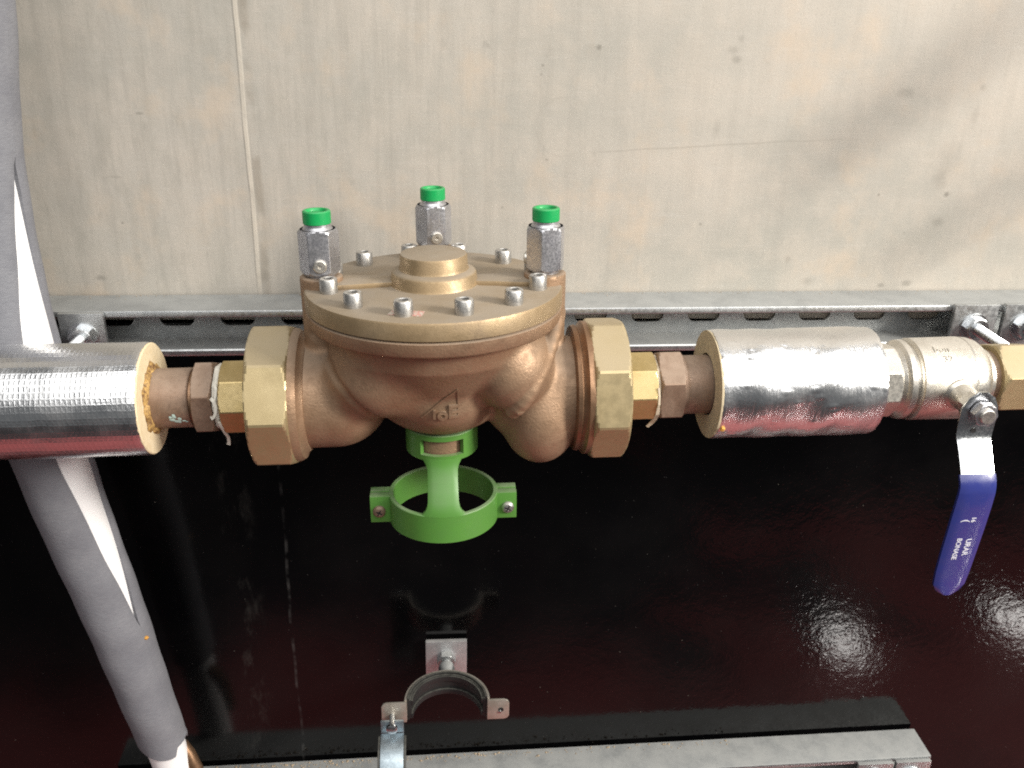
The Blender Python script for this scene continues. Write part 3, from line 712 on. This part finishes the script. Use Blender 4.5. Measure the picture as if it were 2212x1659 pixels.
for (x, a, rx, ra) in ((3.5, -3, 2.2, 1.6), (5.0, 0.5, 1.6, 2.0), (7.0, -5.0, 2.4, 1.8), (2.2, -0.5, 1.2, 1.1), (8.5, -2.4, 1.4, 1.6), (11.5, -4.2, 2.0, .6), (13.2, -5.2, 1.2, .5)):
    n = 12; cen = len(pm)
    V = [(x, a, 0)]+[(x+rx*math.cos(2*PI*i/n)*random.uniform(.7, 1.25), a+ra*math.sin(2*PI*i/n)*random.uniform(.7, 1.25), 0) for i in range(n)]
    def wrap(p, r): q = R(-14)+p[1]/22.0; return (p[0], -r*math.cos(q), r*math.sin(q))
    pm.append(([wrap(p, 22.5 if i == 0 else 22.12) for i, p in enumerate(V)], [(0, i+1, (i+1) % n+1) for i in range(n)]))
obj('paint_mark', join(*pm), M['verdigris'], fl)

fr = thing('pipe_adapter', 'dull red-bronze hexagon and short pipe right of the bronze valve, entering the foil insulation', 'pipe fitting', (183.2, -150, zax(183.2)), (0, TILT, 0))
obj('hexagon', nut(-18.5, 0.6, 24.6, 6, R(30-24-1), 17, 2.0, 'X', 27.4), M['copper_dull'], fr)
obj('pipe', lathe([(0, 17), (0, 24.0), (1.6, 24.2), (3.0, 23.0), (4.6, 22.4), (60, 22.4), (60, 17)], 'X', 64, closed=True), M['copper_dull'], fr)
obj('thread_tape', join(tape_ring(-22.2, -18.6, 23.0, amp=1.2), wisp([(-20, -24, -8), (-19.6, -22, -14), (-20.6, -18, -20), (-22, -14, -25), (-24.5, -12, -29)], 3.0), wisp([(-21, -25, 9), (-20.2, -26, 3), (-20, -26, -4), (-20.4, -24.5, -9)], 1.8)), M['tape'], fr, smooth=False)

# ------------------------------------------------------------------ foil-faced pipe insulation
def foil_tube(x0, x1, r, amp, nx, nt=120, lump=0.6):
    rs = np.random.default_rng(int(abs(x0)*7+3))
    V, uv = [], []
    ph = rs.uniform(0, 6, (10, 2)); kx = rs.uniform(0.01, 0.09, 10); kt = rs.integers(1, 9, 10)
    for i in range(nx+1):
        x = x0+(x1-x0)*i/nx
        for j in range(nt+1):
            t = 2*PI*j/nt
            d = sum(math.sin(kx[q]*x+kt[q]*t+ph[q, 0])*math.sin(kx[(q+3) % 10]*x*1.7+ph[q, 1]) for q in range(10))*amp/3
            e = min(i, nx-i)
            xx = x+(rs.uniform(-0.5, 0.5) if e == 0 and j < nt else 0)
            rr = r+d-(0.5 if e == 0 else 0)
            V.append((xx, rr*math.cos(t), rr*math.sin(t))); uv.append((x, r*t))
    for i in range(nx+1): V[i*(nt+1)+nt] = V[i*(nt+1)]
    F = [(i*(nt+1)+j, i*(nt+1)+j+1, (i+1)*(nt+1)+j+1, (i+1)*(nt+1)+j) for i in range(nx) for j in range(nt)]
    return V, F, uv
def foam_disc(x0, x1, ri, ro, rough=0.5):
    rs = random.Random(3)
    def rf(t, k, r): return r+rough*(math.sin(7*t)*.5+math.sin(13*t+1)*.4)*(1.0 if r < ro-4 else 0.25)
    return lathe([(x0, ri), (x0, ro), (x1-0.8, ro), (x1, ro-0.8), (x1+0.0, (ri+ro)/2), (x1-0.3, ri)], 'X', 80, closed=True, rfun=rf)
il = thing('pipe_insulation', 'foil-wrapped insulated pipe with a checked scrim, entering from the left edge', 'pipe insulation', (-207, -150, zax(-207)), (0, TILT, 0))
v, f, uv = foil_tube(-330, -1.2, 41.6, 0.2, 130)
obj('foil_jacket', (v, f), M['foil_scrim'], il, uv=uv, sharp=80)
obj('foam_core', foam_disc(-330, 0.0, 23.6, 41.0), M['foam_cream'], il)
def glue_ring():
    rs = random.Random(5); ph = [rs.uniform(0, 6) for _ in range(5)]
    def rf(t, k, r): return r+(1.2*math.sin(6*t+ph[0]+k)+0.9*math.sin(11*t+ph[1])+0.6*math.sin(23*t+ph[2]+k))*(1 if k in (1, 2, 3) else 0)
    return lathe([(-4, 21.9), (0.1, 26.3), (1.3, 24.8), (2.6, 23.0), (3.0, 21.9)], 'X', 120, closed=True, rfun=rf)
obj('glue', glue_ring(), M['glue'], il)
ir = thing('pipe_insulation', 'short bright crinkled foil-wrapped insulation between the valve and the ball valve', 'pipe insulation', (205, -150, zax(205)), (0, TILT, 0))
v, f, uv = foil_tube(1.5, 124.5, 41.6, 0.85, 90)
obj('foil_jacket', (v, f), M['foil'], ir, uv=uv, sharp=80)
obj('foam_core', join(lathe([(0, 24.0), (0.3, 41.2), (2.6, 41.0), (6, 39.0), (118, 39.0), (123.5, 40.0), (123.5, 24)], 'X', 80, closed=True)), M['foam_dusty'], ir)
# a scrap of foam on the foil seam
obj('foam_chip', box(1, 4, -1.5, 1.5, -1, 2), M['orange'], ir, loc=(2.0, -36.6, -20), rot=(0.4, 0.3, 0.2), bevel=0.5)

# ------------------------------------------------------------------ ball valve with its lever
bv = thing('ball_valve', 'nickel-plated ball valve with a blue lever hanging down, at the right edge', 'ball valve', (389, -150, zax(389)), (0, TILT, 0))
prof = [(-38, 16), (-38, 28.2), (-36.6, 29.6), (-35.4, 30.6), (-31.5, 30.9), (-30.4, 29.8), (-29.6, 28.2), (-27.4, 28.0), (-26.8, 30.6), (-25.8, 31.8), (12.5, 32.2), (13.6, 31.6), (14.2, 31.4), (15.2, 31.9), (20, 31.4), (24.5, 29.8), (28, 27.0), (29.6, 25.0), (31.0, 23.4), (34, 22.6), (34, 16)]
obj('body', lathe(prof, 'X', 96, closed=True), M['nickel'], bv, sharp=30)
obj('hexagon', join(nut(-62, -41.0, 27.0, 8, R(-22.5+12), 16, 2.2, 'X', 28.9), lathe([(-44, 16), (-44, 25.5), (-42, 25.5), (-38, 28.3), (-37, 28.3), (-37, 16)], 'X', 72, closed=True)), M['nickel'], bv)
BX = 1.5
obj('bonnet', lathe([(-26, 0), (-26, 13.0), (-32.0, 12.0), (-34.0, 10.0), (-44, 9.2), (-47.5, 8.4), (-47.5, 0)], 'Y', 48), M['nickel'], bv, loc=(BX, 0, 0))
obj('gland_nut', nut(-46, -55, 9.6, 6, 0.25, 0, 1.2, 'Y'), M['nickel'], bv, loc=(BX, 0, 0))
obj('stem', lathe([(-54, 0), (-54, 5.6), (-70, 5.6), (-70.6, 5.0), (-70.6, 0)], 'Y', 28), M['nickel'], bv, loc=(BX, 0, 0))
obj('stem_nut', nut(-60.6, -68, 8.0, 6, 0.1, 4, 1.0, 'Y'), M['chrome'], bv, loc=(BX, 0, 0))
# lever: pressed strip following a path in (y, z); plan widths along it
path = [(-58.0, 14.5), (-58.0, 10), (-58.0, 2), (-58.0, -8), (-58.0, -19), (-58.6, -22), (-60.4, -25), (-64.5, -31), (-69.0, -38), (-73.0, -44.5), (-75.8, -49.0), (-77.2, -53), (-77.6, -58), (-76.8, -70), (-75.0, -90), (-73, -110), (-71.2, -130), (-70.2, -143), (-69.9, -149), (-69.8, -152.6)]
wid = [3.0, 9.5, 13.5, 14.0, 13.6, 13.2, 12.8, 12.6, 12.6, 12.6, 12.6, 12.6, 12.8, 13.0, 13.0, 12.8, 12.4, 11.5, 8.6, 3.0]
def strip(path, wid, th, i0, i1, grow=0.0, curl=0.0, nu=8):
    V, F = [], []; P = path[i0:i1]; W = wid[i0:i1]
    for k in range(len(P)):
        a, b = P[max(k-1, 0)], P[min(k+1, len(P)-1)]
        ty, tz = b[0]-a[0], b[1]-a[1]; L_ = math.hypot(ty, tz); ny, nz = tz/L_, -ty/L_     # outward (towards -y)
        if ny > 0: ny, nz = -ny, -nz
        for s_ in (0, 1):
            for i in range(nu+1):
                u = -1+2*i/nu; x = u*(W[k]+grow)
                o = (th/2+grow)*(1 if s_ == 0 else -1)-curl*u*u
                if abs(u) > 0.99: o *= 0.5
                V.append((x, P[k][0]+ny*o, P[k][1]+nz*o))
    m = nu+1
    for k in range(len(P)-1):
        for i in range(nu):
            a = k*2*m+i; b = a+2*m; F += [(a, a+1, b+1, b), (a+m, b+m, b+m+1, a+m+1)]
        a = k*2*m; b = a+2*m
        F += [(a, b, b+m, a+m), (a+nu, a+m+nu, b+m+nu, b+nu)]
    for k in (0, len(P)-1):
        for i in range(nu):
            a = k*2*m+i; F.append((a, a+m, a+m+1, a+1))
    return V, F
lever = obj('lever', strip(path, wid, 2.6, 0, 15), M['zinc_bright'], bv, loc=(BX, 0, 0), sharp=40)
grip = obj('grip', strip(path, wid, 2.6, 9, 20, 1.0, 0.8), M['blue_grip'], lever, sharp=45)
obj('lever_hole', lathe([(-60.0, 0), (-60.0, 2.0), (-56, 2.0), (-56, 0)], 'Y', 16), M['rubber'], lever, loc=(-2, 0, -15.5))
# white print on the grip, reading downwards
def grip_text(txt, size, x, z, rotz=-PI/2):
    g = text_geo(txt, size, 0.3, 0.05)
    m_ = Matrix.Translation((x, 0, z)) @ Matrix.Rotation(R(90), 4, 'X') @ Matrix.Rotation(rotz, 4, 'Z')
    V = [m_ @ Vector(v_) for v_ in g[0]]
    py = np.interp([-v_.z for v_ in V], [-p[1] for p in path], [p[0] for p in path])
    return [(v_.x, yy-2.35+v_.y+0.8*(v_.x/13)**2, v_.z) for v_, yy in zip(V, py)], g[1]
obj('lettering', join(grip_text('URAR', 6.2, 3.4, -106), grip_text('BONASE', 5.4, -4.0, -107.5), grip_text('16', 5.0, 2.0, -80), grip_text('(', 7.5, -3.4, -81)), M['print'], lever, smooth=False)
# cast figures on the valve body, wrapped round it
def round_text(txt, size, x, ang, r, h=0.7):
    g = text_geo(txt, size, 1.0, 0.1)
    return [(x+v_[0], -(r+h*(1 if v_[2] > 0 else -1))*math.cos(ang+v_[1]/r), (r+h*(1 if v_[2] > 0 else -1))*math.sin(ang+v_[1]/r)) for v_ in g[0]], g[1]
obj('cast_figures', join(round_text('bon', 8.0, -9.5, R(66), 32.0), round_text('32', 7.5, -6.5, R(50), 32.0)), M['nickel'], bv, smooth=False)

un = thing('union_fitting', 'yellow brass hexagon nut beyond the ball valve, cut by the picture edge', 'pipe fitting', (428, -150, zax(428)), (0, TILT, 0))
obj('hexagon', nut(0, 30, 25.0, 6, R(30-20), 15, 3.4, 'X', 27.6), M['brass'], un)
obj('pipe', lathe([(-4, 15), (-4, 21), (120, 21), (120, 15)], 'X', 48, closed=True), M['copper_dull'], un)

# ------------------------------------------------------------------ split grey foam sleeve over a white pipe, behind the left insulation
cz = [700, 420, 262, 159, 60, 12, -40, -92, -165, -238, -330, -420, -455, -520]
cx = [-290, -303, -314, -329.5, -333, -331, -327, -320, -309, -296.5, -285, -273, -268, -259]
cr = [28, 28, 29, 29.5, 31, 32, 31.5, 30.5, 29, 27.2, 25, 23.0, 22.6, 22]
cy = [-79]*8+[-78, -76, -72, -66, -64, -60]
def cen(z): q = lambda a: float(np.interp(-z, [-c for c in cz], a)); return q(cx), q(cy), q(cr)
def smooth_cen(z):
    a = [cen(z+d) for d in (-36, -18, 0, 18, 36)]; return [sum(p[i] for p in a)/5 for i in range(3)]
fp = thing('foam_pipe', 'grey foam sleeve split open over a white plastic pipe, running down behind the left insulation', 'insulated pipe', (0, 0, 0))
def slit(z):
    if z >= 158 or z <= -262: return 0.0
    return R(29)*math.sin(PI*((z+262)/420.0))**0.95*(1.0+0.06*math.sin(z*0.06))
def seam(z): return R(-90+float(np.interp(z, [-262, -238, -165, -92, 12, 159], [66, 66, 66, 62, 62, 74])))
def foam_sleeve():
    V, F = [], []; n = 44
    zs = list(np.arange(560, -424, -6.0)); th = 8.5
    rsn = random.Random(2)
    for k, z in enumerate(zs):
        X, Y, Rr = smooth_cen(z); s_ = max(slit(z), 0.0006); a0 = seam(z)+s_; a1 = seam(z)+2*PI-s_
        ring = []
        for i in range(n+1):
            t = a0+(a1-a0)*i/n; b = 0.35*math.sin(3*t+z*0.02)+0.25*math.sin(z*0.11+t)
            e = 1.4 if i in (0, n) else 0.3 if i in (1, n-1) else 0
            if s_ < 0.02: e *= s_/0.02
            zz = z
            if k == len(zs)-1: zz = z+4*math.sin(2*t+0.6)+(9 if math.cos(t-R(-20)) > 0.9 else 0)
            ring.append((X+(Rr+b-e)*math.cos(t), Y+(Rr+b-e)*math.sin(t), zz))
        for i in range(n, -1, -1):
            t = a0+(a1-a0)*i/n; ring.append((X+(Rr-th)*math.cos(t), Y+(Rr-th)*math.sin(t), ring[i][2]))
        V += ring
    m = 2*(n+1)
    for k in range(len(zs)-1):
        for i in range(m): F.append((k*m+i, k*m+(i+1) % m, (k+1)*m+(i+1) % m, (k+1)*m+i))
    for k in (0, len(zs)-1):
        for i in range(n): F.append((k*m+i, k*m+i+1, k*m+m-2-i, k*m+m-1-i))
    return V, F
obj('foam_sleeve', foam_sleeve(), M['grey_foam'], fp, sharp=50)
zs = list(np.arange(600, -700, -20.0)); pts = []; rs_ = []
for z in zs:
    X, Y, Rr = smooth_cen(z); s_ = math.sin(PI*min(max((z+300)/500, 0), 1))**0.55; a = seam(z); k = 8.5*s_
    pts.append((X+k*math.cos(a), Y+k*math.sin(a), z)); rs_.append(min(Rr-9.0, 23.0) if z > -390 else 18.5)
obj('white_pipe', tube(pts, rs_, 40), M['white_plastic'], fp, sharp=60)
X, Y, Rr = smooth_cen(-440)
obj('pipe_elbow', tube([(X+10, Y+6, -430), (X+17, Y+3, -440), (X+24, Y-2, -456), (X+28, Y-6, -500)], 7.0, 20), M['bronze_dark'], fp)
a_ = R(-62); X, Y, Rr = smooth_cen(-282)
obj('foam_crumb', lathe([(-1.5, 0), (-1.0, 1.6), (0.4, 2.3), (1.6, 1.4), (2.2, 0)], 'Z', 9), M['orange'], fp, loc=(X+Rr*math.cos(R(-22)), Y+Rr*math.sin(R(-22)), -276))

# ------------------------------------------------------------------ open pipe clamp on the black wall
cl = thing('pipe_clamp', 'open rubber-lined pipe clamp on a square plate and stud, low on the black wall', 'pipe clamp', (7, 0, -372))
obj('plate', box(-21.5, 21.5, -11, -6, -21, 21), M['zinc_soft'], cl, bevel=0.7)
obj('spacer', lathe([(-6.2, 0), (-6.2, 8), (-1.9, 8), (-1.9, 0)], 'Y', 24), M['rubber'], cl)
obj('nut', nut(-11, -19, 8.6, 6, 0.0, 0, 1.0, 'Y'), M['zinc'], cl)
pr = [(-18, 0)]; a = -18.0
while a > -40: pr += [(a, 5.0), (a-.4, 5.0), (a-.7, 4.5), (a-1.0, 4.5)]; a -= 1.3
pr += [(a, 0)]
obj('stud', lathe(pr, 'Y', 20), M['zinc'], cl)
obj('stud_nut', lathe([(-24, 5), (-25, 8.2), (-29, 8.6), (-32, 7.6), (-35, 7.2), (-42.5, 8.0), (-43.5, 5)], 'Y', 24), M['zinc'], cl)
CY, CR = -85.0, 41.5
def band(a0, a1, r0, r1, z0, z1, seg=40):
    V, F = [], []
    for i in range(seg+1):
        t = a0+(a1-a0)*i/seg
        for r, z in ((r0, z0), (r1, z0), (r1, z1), (r0, z1)): V.append((r*math.cos(t), r*math.sin(t), z))
    for i in range(seg):
        for k in range(4): F.append((4*i+k, 4*i+(k+1) % 4, 4*i+4+(k+1) % 4, 4*i+4+k))
    F += [(0, 1, 2, 3), (4*seg+3, 4*seg+2, 4*seg+1, 4*seg)]
    return V, F
def ear_poly(s_, L_, y0, y1): return extrude([(12, s_*(CR-2.2)), (12, s_*(CR+L_-5)), (10.6, s_*(CR+L_-1.6)), (8, s_*(CR+L_)), (-8, s_*(CR+L_)), (-10.6, s_*(CR+L_-1.6)), (-12, s_*(CR+L_-5)), (-12, s_*(CR-2.2))], y0, y1, 'Y')
half = join(band(0, PI, CR-2.4, CR, -12.6, 12.6), ear_poly(1, 19, -3.0, -0.6), ear_poly(-1, 22, -3.0, -0.6))
hb = obj('back_half', half, M['rust_steel'], cl, loc=(0, CY, 0), bevel=0.4)
lin = join(band(R(2), R(178), CR-6.2, CR-2.4, -11.4, 11.4), band(R(2), R(178), CR-8.2, CR-6.3, 5, 11.0), band(R(2), R(178), CR-8.2, CR-6.3, -11.0, -5), band(R(2), R(178), CR-4.6, CR-2.5, 11.4, 13.4), band(R(2), R(178), CR-4.6, CR-2.5, -13.4, -11.4))
obj('lining', lin, M['rubber'], cl, loc=(0, CY, 0), bevel=0.3)
obj('ear_hole', lathe([(0.1, 0), (0.1, 2.6), (-0.35, 2.6), (-0.35, 0)], 'Y', 20), M['rubber'], cl, loc=(CR+11, CY-3.0, 0))
obj('ear_bolt', lathe([(-0.2, 0), (-0.2, 1.8), (-1.2, 1.4), (-1.4, 0)], 'Y', 14), M['zinc_bright'], cl, loc=(CR+10, CY-3.2, -2.2))
# front half turned a quarter about the left screw, so it hangs forward and down
fh = join(band(PI, 2*PI-0.05, CR-2.2, CR, -11, 11), box(-CR-14, -CR+2.2, 0.6, 3.0, -11, 11))
mfh = Matrix.Translation((-53, CY-13, -4)) @ Matrix.Rotation(R(90), 4, 'Y') @ Matrix.Translation((53, 0, 0))
obj('front_half', rotgeo(fh, mfh), M['zinc_blue'], cl, bevel=0.4)
fl_ = join(band(PI+0.05, 2*PI-0.1, CR-6.2, CR-2.4, -11.0, 11.0), band(PI+0.05, 2*PI-0.1, CR-4.2, CR-1.0, 11.2, 13.4), band(PI+0.05, 2*PI-0.1, CR-4.2, CR-1.0, -13.4, -11.2))
obj('lining', rotgeo(fl_, mfh), M['rubber'], cl, bevel=0.3)
pr = [(6, 0)]; a = 6.0
while a > -18: pr += [(a, 3.0), (a-.4, 3.0), (a-.6, 2.6), (a-.9, 2.6)]; a -= 1.15
pr += [(a, 4.8), (a-1, 5.6), (a-3.4, 5.2), (a-4.2, 3.6), (a-4.2, 0)]
obj('clamp_screw', lathe(pr, 'Y', 18), M['zinc_bright'], cl, loc=(-53, CY, -3))

# ------------------------------------------------------------------ two unseen sloping pipes, added to cast soft shadows across the concrete
for a, b, lab in (((700, -170, 395), (475, -125, 228), 'unseen pipe added for its wall shadow, sloping past the upper right corner, upper of two'), ((720, -150, 262), (520, -110, 120), 'unseen pipe added for its wall shadow, sloping past the right edge, lower of two')):
    sp = thing('shadow_pipe', lab, 'pipe', a, (0, 0, 0), 'unseen shadow-casting pipes beyond the right edge')
    d_ = [q-p for p, q in zip(a, b)]
    obj('pipe', tube([(0, 0, 0), d_], 10.0 if 'upper of' in lab else 6.0, 32), M['zinc'], sp)
